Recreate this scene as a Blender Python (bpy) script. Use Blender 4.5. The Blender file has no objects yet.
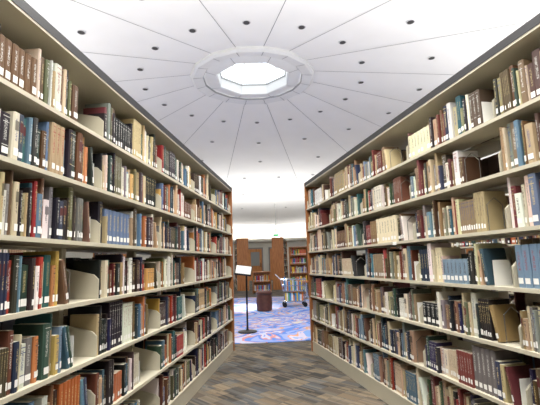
import bpy, math, random
from mathutils import Matrix, Vector
random.seed(7)
sc=bpy.context.scene
try:
    sc.view_settings.view_transform='Standard'
    sc.view_settings.exposure=.15
except Exception: pass
F=405.0
CAMZ=1.2
CX,CY=-0.36,10.45      # rotunda centre
def lin(c):
    return tuple(((v/255)/12.92 if v/255<=0.04045 else ((v/255+0.055)/1.055)**2.4) for v in c)
# ---------------- materials
def mat(name,rgb,rough=.5,metal=0,noise=0,scale=20,bump=0):
    m=bpy.data.materials.new(name); m.use_nodes=True
    nt=m.node_tree; b=nt.nodes['Principled BSDF']
    c=lin(rgb)
    b.inputs['Base Color'].default_value=(*c,1)
    b.inputs['Roughness'].default_value=rough
    b.inputs['Metallic'].default_value=metal
    if noise or bump:
        tc=nt.nodes.new('ShaderNodeTexCoord'); n=nt.nodes.new('ShaderNodeTexNoise')
        n.inputs['Scale'].default_value=scale
        nt.links.new(tc.outputs['Object'],n.inputs['Vector'])
        if noise:
            r=nt.nodes.new('ShaderNodeValToRGB')
            r.color_ramp.elements[0].position=.3; r.color_ramp.elements[1].position=.7
            r.color_ramp.elements[0].color=(*[v*(1-noise) for v in c],1)
            r.color_ramp.elements[1].color=(*[min(1,v*(1+noise)) for v in c],1)
            nt.links.new(n.outputs['Fac'],r.inputs['Fac']); nt.links.new(r.outputs['Color'],b.inputs['Base Color'])
        if bump:
            bp=nt.nodes.new('ShaderNodeBump'); bp.inputs['Strength'].default_value=bump
            nt.links.new(n.outputs['Fac'],bp.inputs['Height']); nt.links.new(bp.outputs['Normal'],b.inputs['Normal'])
    return m
M_cream=mat('shelf_cream_enamel',(194,188,168),.45,noise=.03,scale=3)
M_dark=mat('canopy_dark_edge',(38,38,41),.5)
M_white=mat('white_plaster',(240,239,237),.9,noise=.015,scale=1.5)
M_ring=mat('ring_white',(228,228,227),.8,noise=.02,scale=4)
M_wall=mat('wall_paint',(224,222,214),.85,noise=.02,scale=1)
M_seam=mat('seam_grey',(158,158,158),.8)
M_hole=mat('downlight_dark',(60,58,58),.6)
M_trim=mat('downlight_trim',(200,200,200),.5)
M_black=mat('black_metal',(22,22,24),.4,metal=.3)
M_steel=mat('wire_steel',(190,192,195),.25,metal=.9)
M_paper=mat('paper_white',(240,240,236),.7)
M_blue=mat('blue_plastic',(70,140,200),.35)
M_toyr=mat('orange_plastic',(226,130,60),.35)
M_toyy=mat('yellow_plastic',(236,200,70),.35)
M_toyg=mat('green_plastic',(80,160,110),.35)
M_leather=mat('brown_leather',(84,46,34),.5,noise=.2,scale=12)
M_green=mat('exit_green',(40,120,70),.4)
M_doorg=mat('door_grey',(138,140,140),.5)
def wood(name,a,b_):
    m=bpy.data.materials.new(name); m.use_nodes=True; nt=m.node_tree; b=nt.nodes['Principled BSDF']
    tc=nt.nodes.new('ShaderNodeTexCoord'); mp=nt.nodes.new('ShaderNodeMapping'); mp.inputs['Scale'].default_value=(14,14,1.2)
    n=nt.nodes.new('ShaderNodeTexNoise'); n.inputs['Scale'].default_value=2.5; n.inputs['Detail'].default_value=6
    r=nt.nodes.new('ShaderNodeValToRGB'); r.color_ramp.elements[0].position=.3; r.color_ramp.elements[1].position=.7
    r.color_ramp.elements[0].color=(*lin(a),1); r.color_ramp.elements[1].color=(*lin(b_),1)
    nt.links.new(tc.outputs['Object'],mp.inputs['Vector']); nt.links.new(mp.outputs['Vector'],n.inputs['Vector'])
    nt.links.new(n.outputs['Fac'],r.inputs['Fac']); nt.links.new(r.outputs['Color'],b.inputs['Base Color'])
    b.inputs['Roughness'].default_value=.4
    return m
M_wood=wood('oak_end_panel',(168,106,58),(214,146,86))
M_walnut=wood('walnut_end_panel',(124,78,44),(162,106,62))
# carpet
def carpet():
    m=bpy.data.materials.new('carpet_tiles'); m.use_nodes=True; nt=m.node_tree; b=nt.nodes['Principled BSDF']
    N=nt.nodes.new; L=nt.links.new
    tc=N('ShaderNodeTexCoord'); mp=N('ShaderNodeMapping'); mp.inputs['Rotation'].default_value=(0,0,math.radians(48))
    L(tc.outputs['Object'],mp.inputs['Vector'])
    def brick(w,h,off,cols,ms=.0):
        br=N('ShaderNodeTexBrick'); br.inputs['Scale'].default_value=1
        br.inputs['Brick Width'].default_value=w; br.inputs['Row Height'].default_value=h
        br.inputs['Mortar Size'].default_value=ms; br.offset=off
        br.inputs['Color1'].default_value=(0,0,0,1); br.inputs['Color2'].default_value=(1,1,1,1)
        br.inputs['Mortar'].default_value=(0,0,0,1)
        L(mp.outputs['Vector'],br.inputs['Vector'])
        r=N('ShaderNodeValToRGB'); r.color_ramp.interpolation='CONSTANT'
        e=r.color_ramp.elements; k=len(cols)
        e[0].position=0; e[0].color=(*lin(cols[0]),1); e[1].position=1/k; e[1].color=(*lin(cols[1]),1)
        for i in range(2,k):
            x=e.new(i/k); x.color=(*lin(cols[i]),1)
        L(br.outputs['Color'],r.inputs['Fac']); return r.outputs['Color']
    A=brick(.22,.15,.5,[(68,66,64),(118,104,86),(88,90,92),(54,52,50),(128,114,94),(82,78,72),(102,90,74)],.003)
    B=brick(.22,.025,.0,[(72,68,62),(138,124,102),(50,48,46),(98,98,96),(112,96,74)])
    mx0=N('ShaderNodeMix'); mx0.data_type='RGBA'; mx0.inputs['Factor'].default_value=.4; L(A,mx0.inputs['A']); L(B,mx0.inputs['B'])
    n=N('ShaderNodeTexNoise'); n.inputs['Scale'].default_value=160
    L(tc.outputs['Object'],n.inputs['Vector'])
    mx=N('ShaderNodeMix'); mx.data_type='RGBA'; mx.blend_type='MULTIPLY'; mx.inputs['Factor'].default_value=.6
    L(mx0.outputs['Result'],mx.inputs['A'])
    mr=N('ShaderNodeMapRange'); mr.inputs['From Min'].default_value=.3; mr.inputs['From Max'].default_value=.7; mr.inputs['To Min'].default_value=.6; mr.inputs['To Max'].default_value=1.25
    L(n.outputs['Fac'],mr.inputs['Value']); L(mr.outputs['Result'],mx.inputs['B'])
    L(mx.outputs['Result'],b.inputs['Base Color']); b.inputs['Roughness'].default_value=.95
    return m
M_carpet=carpet()
def rugmat():
    m=bpy.data.materials.new('rug_pattern'); m.use_nodes=True; nt=m.node_tree; b=nt.nodes['Principled BSDF']
    N=nt.nodes.new; L=nt.links.new
    tc=N('ShaderNodeTexCoord'); w=N('ShaderNodeTexNoise'); w.inputs['Scale'].default_value=.65; w.inputs['Detail'].default_value=2.5; w.inputs['Distortion'].default_value=2.4
    L(tc.outputs['Object'],w.inputs['Vector'])
    r=N('ShaderNodeValToRGB'); e=r.color_ramp.elements; r.color_ramp.interpolation='CONSTANT'
    e[0].position=0; e[0].color=(*lin((96,128,220)),1); e[1].position=.66; e[1].color=(*lin((232,220,206)),1)
    for p,c in ((.34,(136,176,236)),(.42,(214,206,228)),(.455,(230,170,130)),(.475,(160,178,236)),(.52,(100,144,226)),(.57,(220,150,150)),(.585,(206,208,232)),(.62,(140,158,224))):
        x=e.new(p); x.color=(*lin(c),1)
    L(w.outputs['Fac'],r.inputs['Fac']); L(r.outputs['Color'],b.inputs['Base Color']); b.inputs['Roughness'].default_value=.9
    return m
M_rug=rugmat()
def bookmat():
    m=bpy.data.materials.new('book_covers'); m.use_nodes=True; nt=m.node_tree; b=nt.nodes['Principled BSDF']
    N=nt.nodes.new; L=nt.links.new
    a=N('ShaderNodeVertexColor'); a.layer_name='Col'
    k=N('ShaderNodeVertexColor'); k.layer_name='Ink'
    uv=N('ShaderNodeUVMap'); uv.uv_map='UVMap'
    s=N('ShaderNodeSeparateXYZ'); L(uv.outputs['UV'],s.inputs['Vector'])
    def cmp(sock,op,v):
        n=N('ShaderNodeMath'); n.operation=op; L(sock,n.inputs[0]); n.inputs[1].default_value=v; return n.outputs[0]
    def mul(x,y):
        n=N('ShaderNodeMath'); n.operation='MULTIPLY'; L(x,n.inputs[0]); L(y,n.inputs[1]); return n.outputs[0]
    q=mul(mul(cmp(s.outputs['X'],'GREATER_THAN',.36),cmp(s.outputs['X'],'LESS_THAN',.66)),
          mul(cmp(s.outputs['Y'],'GREATER_THAN',.4),cmp(s.outputs['Y'],'LESS_THAN',.86)))
    tc=N('ShaderNodeTexCoord'); n=N('ShaderNodeTexNoise'); n.inputs['Scale'].default_value=240; n.inputs['Detail'].default_value=1
    L(tc.outputs['Object'],n.inputs['Vector'])
    q=mul(q,cmp(n.outputs['Fac'],'GREATER_THAN',.5))
    q=cmp(q,'MULTIPLY',.75)
    mx=N('ShaderNodeMix'); mx.data_type='RGBA'; L(q,mx.inputs['Factor']); L(a.outputs['Color'],mx.inputs['A']); L(k.outputs['Color'],mx.inputs['B'])
    L(mx.outputs['Result'],b.inputs['Base Color']); b.inputs['Roughness'].default_value=.5
    return m
M_book=bookmat()
# ---------------- mesh helper
class MB:
    def __init__(s): s.v=[];s.f=[];s.mi=[];s.mats=[]
    def m(s,mt):
        if mt not in s.mats: s.mats.append(mt)
        return s.mats.index(mt)
    def add(s,vs,fs,mt):
        o=len(s.v); s.v+=[tuple(v) for v in vs]; k=s.m(mt)
        for f in fs: s.f.append(tuple(i+o for i in f)); s.mi.append(k)
    def box(s,x0,x1,y0,y1,z0,z1,mt,T=None):
        vs=[(x,y,z) for z in (z0,z1) for y in (y0,y1) for x in (x0,x1)]
        if T: vs=[T@Vector(v) for v in vs]
        s.add(vs,[(0,2,3,1),(4,5,7,6),(0,1,5,4),(2,6,7,3),(0,4,6,2),(1,3,7,5)],mt)
    def cyl(s,p0,p1,r0,r1,mt,n=16,caps=True):
        p0=Vector(p0);p1=Vector(p1);d=(p1-p0).normalized()
        a=d.orthogonal().normalized();b=d.cross(a)
        vs=[];
        for p,r in ((p0,r0),(p1,r1)):
            for i in range(n):
                t=2*math.pi*i/n; vs.append(p+a*r*math.cos(t)+b*r*math.sin(t))
        fs=[(i,(i+1)%n,n+(i+1)%n,n+i) for i in range(n)]
        if caps: fs+=[tuple(range(n))[::-1],tuple(range(n,2*n))]
        s.add(vs,fs,mt)
    def tube(s,pts,r,mt,n=6):
        for a,b in zip(pts[:-1],pts[1:]): s.cyl(a,b,r,r,mt,n)
    def lathe(s,prof,mt,n=24,c=(0,0,0),ph=0):
        vs=[];
        for r,z in prof:
            for i in range(n):
                t=ph+2*math.pi*i/n; vs.append((c[0]+r*math.cos(t),c[1]+r*math.sin(t),c[2]+z))
        fs=[]
        for j in range(len(prof)-1):
            for i in range(n):
                fs.append((j*n+i,j*n+(i+1)%n,(j+1)*n+(i+1)%n,(j+1)*n+i))
        s.add(vs,fs,mt)
    def mesh(s,name):
        me=bpy.data.meshes.new(name); me.from_pydata(s.v,[],s.f)
        for mt in s.mats: me.materials.append(mt)
        me.polygons.foreach_set('material_index',s.mi); me.update(); return me
    def obj(s,name,parent=None,loc=None):
        o=bpy.data.objects.new(name,s.mesh(name)); sc.collection.objects.link(o)
        if parent: o.parent=parent
        if loc: o.location=loc
        return o
def empty(name,mw=None):
    o=bpy.data.objects.new(name,None); sc.collection.objects.link(o)
    if mw is not None: o.matrix_world=mw
    return o
# ---------------- books
class Books:
    def __init__(s): s.v=[];s.f=[];s.c=[];s.k=[];s.uv=[]
    def face(s,idx,col,ink,uv=None):
        s.f.append(idx)
        for i in range(len(idx)):
            s.c+= [*col,1.0]; s.k+=[*ink,1.0]
            s.uv+= list(uv[i]) if uv else [-1,-1]
    def book(s,x0,t,h,d,front,sg,zb,col,ink,lean=0,label=True,bands=0,page=(.74,.69,.56)):
        ca,sa=math.cos(lean),math.sin(lean)
        def P(x,w,z):
            return (x0+x*ca+z*sa, sg*(front-w), zb+z*ca-x*sa+(t*sa if sa>0 else 0)*1.0)
        pr=[(0,d),(0,.005),(t*.22,0),(t*.78,0),(t,.005),(t,d)]
        o=len(s.v)
        for z in (0,h):
            for x,w in pr: s.v.append(P(x,w,z))
        for i in range(6):
            j=(i+1)%6
            uv=None
            if 1<=i<=3:
                a=pr[i][0]/t;b=pr[j][0]/t
                uv=[(a,0),(b,0),(b,1),(a,1)]
            s.face((o+i,o+j,o+6+j,o+6+i),col,ink,uv)
        s.face(tuple(o+6+i for i in range(6)),col,ink)
        b=.0022; q=len(s.v)
        for x,w in ((b,d-.003),(b,.008),(t-b,.008),(t-b,d-.003)): s.v.append(P(x,w,h+.0006))
        s.face((q,q+1,q+2,q+3),page,page)
        def strip(z0,z1,c,a=.1,e=.0009):
            q=len(s.v)
            for x,z in ((t*a+.0004,z0),(t*(1-a)-.0004,z0),(t*(1-a)-.0004,z1),(t*a+.0004,z1)): s.v.append(P(x,-e,z))
            s.face((q,q+1,q+2,q+3),c,c)
        if bands==9:   # contrasting title block
            strip(h*.62,h*.82,(col[0]*.25,col[1]*.25,col[2]*.25) if sum(col)>.6 else (.1,.02,.02),.2)
        else:
            for k in range(bands):
                zz=h*(.93-.12*k) if k<2 else h*.3
                strip(zz-.003,zz,ink,.14)
        if label: 
            strip(.02,.02+random.uniform(.022,.032),(.86,.86,.83),.14,.0014)
    def mesh(s,name):
        me=bpy.data.meshes.new(name); me.from_pydata(s.v,[],s.f)
        a=me.color_attributes.new('Col','FLOAT_COLOR','CORNER'); a.data.foreach_set('color',s.c)
        a=me.color_attributes.new('Ink','FLOAT_COLOR','CORNER'); a.data.foreach_set('color',s.k)
        u=me.uv_layers.new(name='UVMap'); u.data.foreach_set('uv',s.uv)
        me.materials.append(M_book); me.update(); return me
PAL_L=[((176,152,118),11),((204,190,166),9),((106,76,54),9),((38,44,72),8),((42,64,54),7),((92,40,40),6),((32,32,36),15),((152,50,42),5),((176,106,64),4),((216,212,204),8),((94,90,62),4),((90,116,144),6),((44,86,98),4),((116,116,114),7),((188,152,84),2),((66,52,44),9)]
PAL_R=[((182,162,130),14),((206,192,166),12),((120,92,68),10),((142,118,88),10),((42,50,76),7),((62,78,66),3),((100,46,42),5),((40,38,38),9),((144,60,52),3),((220,215,204),10),((104,102,80),3),((98,120,140),4),((126,124,118),7),((82,62,50),9),((52,98,112),2)]
def pick(pal):
    tot=sum(w for _,w in pal); r=random.uniform(0,tot)
    for c,w in pal:
        r-=w
        if r<=0: break
    j=random.uniform(-18,18)
    return lin(tuple(max(8,min(242,v+j+random.uniform(-8,8))) for v in c))
def ink_for(col):
    l=.3*col[0]+.6*col[1]+.1*col[2]
    if l<.2: return random.choice([(.6,.48,.22),(.6,.6,.56),(.5,.5,.46),(.4,.33,.16)])
    return random.choice([(.05,.04,.04),(.3,.04,.03),(.04,.06,.2),(.08,.06,.05)])
def fill(B,xs,xe,dirn,front,sg,zb,hmax,pal,full=None):
    L=abs(xe-xs)
    fillL=L*(full if full else random.choice([random.uniform(.6,.8),random.uniform(.74,.9),random.uniform(.86,.97)]))
    p=.006; run=0; base_h=random.uniform(.185,.22)
    while p<fillL-.02:
        if run<=0:
            if random.random()<.06: run=random.randint(3,7)
            else: run=1
            t=random.choice([random.uniform(.009,.02),random.uniform(.016,.03),random.uniform(.024,.05)])
            h=min(hmax,max(.15,base_h+random.gauss(0,.024)+(random.uniform(.025,.055) if random.random()<.18 else 0)))
            d=min(.2,h*random.uniform(.62,.76)); col=pick(pal); ink=ink_for(col); bd=random.choice([0,0,0,0,1,2,3,9])
            sb=random.uniform(.006,.03)
        run-=1
        if p+t>fillL: break
        s0=xs+dirn*p if dirn>0 else xs-p-t
        B.book(s0,t,h,d,front-sb-random.uniform(0,.004),sg,zb+.0005,col,ink,0,random.random()<.85,bd)
        p+=t+random.uniform(.0003,.0025)
    if random.random()<.65 and L-p>.07:
        a=random.uniform(.12,.26)
        for _ in range(random.choice([1,1,2])):
            t=random.uniform(.015,.03); h=base_h; col=pick(pal)
            if L-p<h*math.sin(a)+t+.015: break
            if dirn>0:
                s0=xs+p+h*math.sin(a)+.002
                B.book(s0,t,h,.15,front-.012,sg,zb+.001,col,ink_for(col),-a)
            else:
                s0=xs-p-h*math.sin(a)-t*math.cos(a)-.002
                B.book(s0,t,h,.15,front-.012,sg,zb+.001,col,ink_for(col),a)
            p+=t/math.cos(a)+.002
        p+=base_h*math.sin(a)+.01
    return min(p,L-.02)
W=.5; SEC=.914; TOPZ=2.31
SHZ=[.135+.3*k for k in range(7)]
def stack_meshes(nsec,pal,seed,mwood):
    random.seed(seed)
    L=nsec*SEC
    fr=MB(); bk=Books(); wi=MB()
    fr.box(0,L,-W/2+.02,W/2-.02,0,.1,M_cream)
    for k in range(nsec+1):
        x=k*SEC; x0=max(0,x-.02); x1=min(L,x+.02)
        fr.box(x0,x1,-.03,.03,.1,TOPZ-.05,M_cream)
    for sg in (1,-1):
        for iz,z in enumerate(SHZ):
            ya,yb=sorted((sg*.03,sg*W/2))
            fr.box(0,L,ya,yb,z-.02,z,M_cream)
            if iz==0:
                ya,yb=sorted((sg*(W/2-.02),sg*(W/2-.002)))
                fr.box(0,L,ya,yb,0,z-.022,M_cream)
            for k in range(nsec+1):
                x=k*SEC
                hb,hf=.17,.13
                pts=[(sg*.03,z),(sg*(W/2-.012),z),(sg*(W/2-.012),z+hf*.8),(sg*(W/2-.04),z+hf),(sg*.03,z+hb)]
                for e in (-.0045,.0015):
                    if k==0 and e<0 or k==nsec and e>0: continue
                    vs=[(x+e,y,zz) for y,zz in pts]+[(x+e+.003,y,zz) for y,zz in pts]
                    fr.add(vs,[(0,1,2,3,4),(9,8,7,6,5)]+[(i,(i+1)%5,5+(i+1)%5,5+i) for i in range(5)],M_cream)
            for k in range(nsec):
                a,b=k*SEC+.006,(k+1)*SEC-.006
                hm=.268 if iz<6 else .3
                if sg>0: p=fill(bk,b,a,-1,W/2,1,z,hm,pal); xe=b-p-.012
                else: p=fill(bk,a,b,1,W/2,-1,z,hm,pal); xe=a+p+.012
                if random.random()<.12 and iz>0:  # hanging shelf tag
                    xt=random.uniform(a+.1,b-.15); ya,yb=sorted((sg*(W/2+.0005),sg*(W/2+.002)))
                    wi.box(xt,xt+.06,ya,yb,z-.028,z-.002,M_paper)
                if (b-a)-p>.04:
                    if random.random()<.65:
                        y0,y1=sorted((sg*.11,sg*(W/2-.03)))
                        wi.box(xe-.001,xe+.001,y0,y1,z,z+.14,M_paper)
                    elif random.random()<.8:
                        y0,y1=sg*.12,sg*(W/2-.03)
                        wi.tube([(xe,y0,z),(xe,y0,z+.15),(xe,(y0+y1)/2,z+.19),(xe,y1,z+.15),(xe,y1,z)],.0022,M_steel)
    ca=MB()
    ca.box(-.0,L,-W/2-.01,W/2+.01,TOPZ-.06,TOPZ-.045,M_cream)
    for sg in (1,-1):
        y0,y1=sorted((sg*(W/2-.005),sg*(W/2+.012)))
        ca.box(-.0,L,y0,y1,TOPZ-.047,TOPZ,M_dark)
    ca.box(0,L,-W/2+.005,W/2-.005,TOPZ-.045,TOPZ-.02,M_dark)
    en=MB()
    for x0,x1 in ((-.03,0),(L,L+.03)):
        en.box(x0,x1,-W/2-.012,W/2+.012,0,TOPZ+.003,mwood)
    return [('frame',fr.mesh('stack_frame')),('canopy',ca.mesh('stack_canopy')),('end_panels',en.mesh('stack_end_panels')),
            ('shelved_books',bk.mesh('shelved_books')),('bookends',wi.mesh('stack_bookends'))]
UP=122
def place(parts,origin,d,nsec):
    d=Vector((d[0],d[1],0)).normalized(); p=Vector((-d.y,d.x,0))
    mw=Matrix(((d.x,p.x,0,origin[0]),(d.y,p.y,0,origin[1]),(0,0,1,0),(0,0,0,1)))
    e=empty('library_bookshelf',mw)
    for n,me in parts:
        o=bpy.data.objects.new(n,me); sc.collection.objects.link(o); o.parent=e
    l=bpy.data.lights.new('uplight','AREA'); l.shape='RECTANGLE'; l.size=nsec*SEC*.95; l.size_y=.2; l.energy=UP*nsec/7
    l.color=(1,.99,.975)
    lo=bpy.data.objects.new('uplight',l); sc.collection.objects.link(lo); lo.parent=e
    lo.location=(nsec*SEC/2,0,TOPZ+.03); lo.rotation_euler=(math.pi,0,0)
    return e
NS=7
SL=stack_meshes(NS,PAL_L,12,M_walnut); SR=stack_meshes(NS,PAL_R,29,M_walnut)
def face_origin(P,d,aisle_side):
    d=Vector((d[0],d[1],0)).normalized(); p=Vector((-d.y,d.x,0))
    return Vector((P[0],P[1],0))-p*aisle_side*W/2
dL=(-.1,-1); dR=(.197,-1)
place(SL,face_origin((-.572,5.88),dL,1),dL,NS)
place(SR,face_origin((.515,5.7),dR,-1),dR,NS)
for a in (-36,-54,-72,37,55,73):
    an=math.radians(-92+a)
    d=(math.cos(an),math.sin(an)); place(SL if a%2 else SR,(CX+d[0]*5.2,CY+d[1]*5.2,0),d,NS)
S3=stack_meshes(4,PAL_L,41,M_wood)
for X,Y in ((-1.30,18.3),(.28,18.3),(-3.6,18.0),(2.3,18.3),(-6,17),(5,17.2),(-8,14.5),(7.2,14.6)):
    d=Vector((X-CX,Y-CY,0)).normalized(); place(S3,(X,Y,0),(d.x,d.y),4)
# ---------------- shell
R=18; ZE=3.6; ZO=6.2; RO=1.64
fl=MB(); fl.add([(R*1.02*math.cos(2*math.pi*i/64),R*1.02*math.sin(2*math.pi*i/64),0) for i in range(64)],[tuple(range(64))],M_carpet)
fl.obj('floor',loc=(CX,CY,0))
NSG=16; PH=math.pi/2+math.pi/16
ce=MB(); ce.lathe([(R*1.02,ZE-(R*.02)*(ZO-ZE)/(R-RO)),(RO,ZO)],M_white,NSG,ph=PH); 
def zc(r): return ZO-(r-RO)/(R-RO)*(ZO-ZE)
for i in range(NSG):
    t=PH+2*math.pi*i/NSG; T=Matrix.Rotation(t,4,'Z')
    vs=[]
    for r in (RO,R*1.0):
        for s in (-1,1): vs.append(T@Vector((r,s*.008,zc(r)-.006)))
    ce.add(vs,[(0,1,3,2)],M_seam)
ce.obj('ceiling',loc=(CX,CY,0))
dl=MB()
for j,(r,m,off) in enumerate([(3.0,1,0),(4.6,1,0),(6.4,1,0),(8.3,2,0),(10.6,2,0),(13.2,2,0)]):
    for i in range(NSG):
        for k in range(m):
            t=PH+2*math.pi*(i+(k+.5)/m)/NSG
            rr=r*math.cos(math.pi/NSG)/math.cos(((k+.5)/m-.5)*2*math.pi/NSG)
            z=zc(r)
            x,y=rr*math.cos(t),rr*math.sin(t)
            dl.cyl((x,y,z+.02),(x,y,z-.012),.085,.085,M_trim,14)
            dl.cyl((x,y,z),(x,y,z-.016),.066,.066,M_hole,14)
dl.obj('ceiling_downlights',loc=(CX,CY,0))
# oculus : stepped faceted ring
oc=MB(); P8=math.pi/2+math.pi/8
oc.lathe([(RO+.04,ZO+.05),(RO+.04,ZO-.07),(RO-.03,ZO-.11),(1.36,ZO-.07)],M_ring,16,ph=PH)
oc.lathe([(1.36,ZO-.07),(1.33,ZO-.03)],M_seam,16,ph=PH)
oc.lathe([(1.33,ZO-.03),(1.04,ZO-.07),(1.0,ZO-.05)],M_ring,8,ph=P8)
oc.lathe([(1.4,ZO-.02),(1.2,ZO-.02)],M_ring,16,ph=PH)
oc.lathe([(1.0,ZO-.05),(.98,ZO+.2),(1.03,ZO+.23)],M_ring,8,ph=P8)
for i in range(16):
    t=PH+2*math.pi*i/16; T=Matrix.Rotation(t,4,'Z')
    oc.add([T@Vector(v) for v in ((1.37,-.008,ZO-.082),(1.37,.008,ZO-.082),(RO-.03,.01,ZO-.118),(RO-.03,-.01,ZO-.118))],[(0,1,2,3)],M_seam)
for i in range(8):
    t=P8+2*math.pi*i/8; T=Matrix.Rotation(t,4,'Z')
    oc.add([T@Vector(v) for v in ((1.04,-.007,ZO-.078),(1.04,.007,ZO-.078),(1.32,.008,ZO-.04),(1.32,-.008,ZO-.04))],[(0,1,2,3)],M_seam)
    p=(.99*math.cos(t),.99*math.sin(t),ZO+.23); q=(.45*math.cos(t),.45*math.sin(t),ZO+.6)
    oc.cyl(p,q,.012,.012,M_trim,8)
oc.lathe([(.46,ZO+.59),(.44,ZO+.59),(.44,ZO+.61),(.46,ZO+.61),(.46,ZO+.59)],M_trim,8,ph=P8)
oc.lathe([(1.0,ZO+.2),(.96,ZO+.2),(.96,ZO+.24),(1.01,ZO+.24)],M_doorg,8,ph=P8)
oc.obj('oculus_skylight',loc=(CX,CY,0))  # oculus ring joined with the skylight frame and bars
wa=MB(); wa.lathe([(R,0),(R,ZE+.3)],M_wall,64); wa.obj('wall_round',loc=(CX,CY,0))
tr=MB(); tr.lathe([(R-.03,0),(R-.03,.12),(R,.12)],M_doorg,64); tr.obj('baseboard_round',loc=(CX,CY,0))
# added ledge round the wall, hides the fill lamps from below
cv=MB(); cv.lathe([(R-.01,2.6),(R-.4,2.66),(R-.42,2.82),(R-.38,2.82),(R-.36,2.7),(R-.01,2.7)],M_wall,64); cv.obj('fill_lamp_ledge',loc=(CX,CY,0))
for a in range(35,150,15):
    an=math.radians(a)
    l=bpy.data.lights.new('far_ceiling_fill','AREA'); l.shape='RECTANGLE'; l.size=4.2; l.size_y=.15; l.energy=60; l.color=(1,.99,.97)  # added fill lamp, brightens the ceiling near the far wall
    o=bpy.data.objects.new('far_ceiling_fill',l); sc.collection.objects.link(o)
    px,py=CX+math.cos(an)*(R-.22),CY+math.sin(an)*(R-.22)
    dirv=Vector((-math.cos(an)*.7,-math.sin(an)*.7,1)).normalized(); xa=Vector((-math.sin(an),math.cos(an),0)); za=-dirv; ya=za.cross(xa)
    o.matrix_world=Matrix(((xa.x,ya.x,za.x,px),(xa.y,ya.y,za.y,py),(xa.z,ya.z,za.z,2.78),(0,0,0,1)))
for k,x in enumerate((-1.15,.35)):
    t=math.atan2(1,(x-CX)/R)
    d=MB()
    T=Matrix.Translation((CX+math.cos(t)*(R-.08),CY+math.sin(t)*(R-.08),0))@Matrix.Rotation(t-math.pi/2,4,'Z')
    d.box(-.55,.55,-.06,.02,0,2.25,M_doorg,T); d.box(-.46,.46,-.09,-.04,.02,2.15,M_wood,T)
    d.box(-.3,.3,-.1,-.09,1.0,1.95,M_doorg,T); d.box(.36,.4,-.14,-.09,.9,1.2,M_black,T)
    d.obj('door_%d'%(k+1))
# rug
rg=MB(); n=64; rr=4.1
rg.add([(rr*math.cos(2*math.pi*i/n),rr*math.sin(2*math.pi*i/n),0) for i in range(n)]+[(rr*math.cos(2*math.pi*i/n),rr*math.sin(2*math.pi*i/n),.012) for i in range(n)],
  [tuple(range(n,2*n))]+[(i,(i+1)%n,n+(i+1)%n,n+i) for i in range(n)],M_rug)
rg.obj('round_rug',loc=(CX,CY,.001))
ss=MB()
ss.lathe([(0,0),(.16,0),(.17,.01),(.16,.022),(.03,.035),(.018,.06),(.018,.1)],M_black,28)
ss.cyl((0,0,.05),(0,0,1.03),.016,.016,M_black,12)
T=Matrix.Translation((-.05,0,1.07))@Matrix.Rotation(math.radians(8),4,'Y')@Matrix.Rotation(math.radians(46),4,'X')
ss.box(-.15,.15,-.11,.11,-.012,0,M_black,T); ss.box(-.135,.135,-.095,.095,.0,.004,M_paper,T)
ss.box(-.15,.15,-.12,-.105,-.012,.02,M_black,T)
ss.obj('book_display_stand',loc=(-.46,7.3,.013))
st=MB(); st.lathe([(0,0),(.17,0),(.19,.02),(.2,.2),(.19,.4),(.195,.41),(.2,.45),(.18,.48),(.1,.495),(0,.5)],M_leather,28)
st.lathe([(.2,.405),(.206,.41),(.2,.415)],M_black,28)
st.obj('round_leather_stool',loc=(-.22,10.4,.013))
# wire cart
ct=MB()
def rect(z,x0,x1,y0,y1): return [(x0,y0,z),(x1,y0,z),(x1,y1,z),(x0,y1,z),(x0,y0,z)]
for z,e in ((.42,.0),(.56,.03),(.72,.06)):
    ct.tube(rect(z,-.3-e,.25+e,-.2-e,.2+e),.012,M_steel)
for i in range(12):
    x=-.3+.05*i
    for s in (-1,1): ct.tube([(x,s*.2,.42),(x*(1.2),s*.26,.72)],.005,M_steel,5)
    ct.tube([(x,-.2,.42),(x,.2,.42)],.005,M_steel,5)
ct.tube(rect(.15,-.28,.28,-.2,.2),.014,M_steel)
for i in range(8): 
    x=-.26+.07*i; ct.tube([(x,-.2,.15),(x,.2,.15)],.005,M_steel,5)
for sx in (-.27,.27):
    for sy in (-.19,.19):
        ct.tube([(sx,sy,.42),(sx,sy,.1)],.012,M_steel)
        ct.cyl((sx,sy-.015,.06),(sx,sy+.015,.06),.06,.06,M_black,16)
ct.tube([(-.36,-.2,.72),(-.5,-.2,.86),(-.5,.2,.86),(-.36,.2,.72)],.016,M_steel)
cols=[M_blue,M_paper,M_toyr,M_blue,M_toyy,M_paper,M_toyg,M_blue,M_paper,M_toyr,M_blue,M_toyy]
random.seed(8)
x=-.27; i=0
while x<.2:
    t=random.uniform(.03,.05); ct.box(x,x+t,-.16,.14,.43,.43+random.uniform(.2,.36),cols[i%12]); x+=t+.004; i+=1
x=-.25; i=4
while x<.2:
    t=random.uniform(.03,.05); ct.box(x,x+t,-.15,.14,.158,.158+random.uniform(.14,.24),cols[i%12]); x+=t+.004; i+=1
ct.obj('wire_book_cart',loc=(.58,11.2,.013))
PALD=[((200,50,50),3),((60,120,200),3),((240,200,60),2),((60,150,90),2),((240,240,235),3),((220,120,60),2),((120,60,140),1)]
def bookcase(name,loc,wd,hd,zs):
    db=MB(); dd=.32
    db.box(-wd/2,-wd/2+.03,0,dd,0,hd,M_wood); db.box(wd/2-.03,wd/2,0,dd,0,hd,M_wood); db.box(-wd/2,wd/2,dd-.02,dd,0,hd,M_wood)
    bb=Books()
    for z in zs:
        db.box(-wd/2+.03,wd/2-.03,.01,dd-.02,z,z+.025,M_wood)
        if z<hd-.3: fill(bb,-wd/2+.035,wd/2-.035,1,0,-1,z+.026,.26,PALD,.97)
    e=empty(name,Matrix.Translation(loc))
    db.obj('case',e); o=bpy.data.objects.new('display_books',bb.mesh('display_books')); sc.collection.objects.link(o); o.parent=e; o.location=(0,.02,0)
    return e
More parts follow.
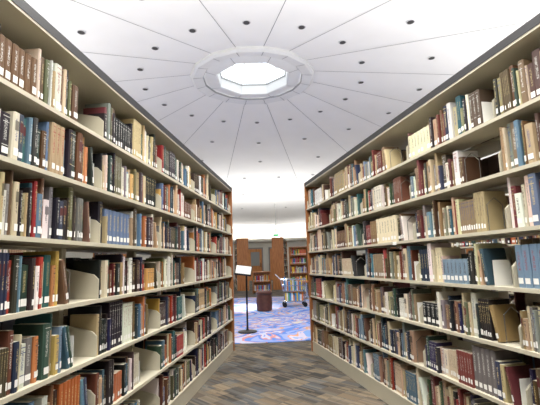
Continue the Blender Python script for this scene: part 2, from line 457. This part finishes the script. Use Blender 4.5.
bookcase('display_bookcase',(1.0,15.2,0),.7,1.75,(.08,.42,.76,1.1,1.42,1.725))
bookcase('low_bookcase',(-.42,16.4,0),.75,.85,(.08,.44,.825))
tb=MB(); tb.lathe([(0,.53),(.5,.53),(.52,.545),(.5,.56),(0,.56)],M_wood,32); tb.cyl((0,0,.03),(0,0,.53),.04,.04,M_steel,12); tb.lathe([(0,0),(.26,0),(.26,.02),(.05,.04)],M_steel,24)
for a in range(3):
    an=a*2.1; Tt=Matrix.Translation((.22*math.cos(an),.22*math.sin(an),.561))@Matrix.Rotation(an,4,'Z'); tb.box(-.1,.1,-.14,.14,0,.02,(M_blue,M_toyy,M_toyr)[a],Tt)
tb.obj('round_reading_table',loc=(1.1,13.3,.013))
ex=MB(); ex.box(-.17,.17,-.03,.03,-.1,.1,M_paper); ex.box(-.13,.13,-.034,-.03,-.06,.06,M_green); ex.cyl((0,0,.1),(0,0,1.62),.012,.012,M_doorg,8)
ex.obj('exit_sign',loc=(.25,20.5,2.55))
# ---------------- lights
def area(name,loc,rot,size,e,col=(1,.97,.93),sy=None):
    l=bpy.data.lights.new(name,'AREA'); l.energy=e; l.color=col
    if sy: l.shape='RECTANGLE'; l.size=size; l.size_y=sy
    else: l.shape='DISK'; l.size=size
    o=bpy.data.objects.new(name,l); sc.collection.objects.link(o); o.location=loc; o.rotation_euler=rot; return o
area('overhead_fill',(.1,-.3,4.3),(0,0,0),1.6,140,sy=1.6)  # added fill lamps, unseen overhead, to light the books evenly
area('overhead_fill',(.0,1.9,4.5),(0,0,0),1.6,140,sy=1.2)
area('overhead_fill',(.0,4.0,4.9),(0,0,0),1.0,115,sy=.8)
s=bpy.data.lights.new('sun','SUN'); s.energy=11; s.angle=math.radians(9); s.color=(1,.98,.96)
so=bpy.data.objects.new('sun',s); sc.collection.objects.link(so); so.rotation_euler=(math.radians(8),math.radians(5),0)
w=bpy.data.worlds.new('World'); sc.world=w; w.use_nodes=True
bg=w.node_tree.nodes['Background']; bg.inputs['Color'].default_value=(.88,.95,1,1); bg.inputs['Strength'].default_value=2.0
cam=bpy.data.cameras.new('camera'); co=bpy.data.objects.new('camera',cam); sc.collection.objects.link(co)
cam.sensor_fit='HORIZONTAL'; cam.sensor_width=36; cam.lens=36*F/540
cam.clip_start=.05
pitch=math.atan(60/F)
co.matrix_world=Matrix.Translation((0,0,CAMZ))@Matrix.Rotation(math.pi/2+pitch,4,'X')@Matrix.Rotation(math.radians(-1.8),4,'Z')
sc.camera=co
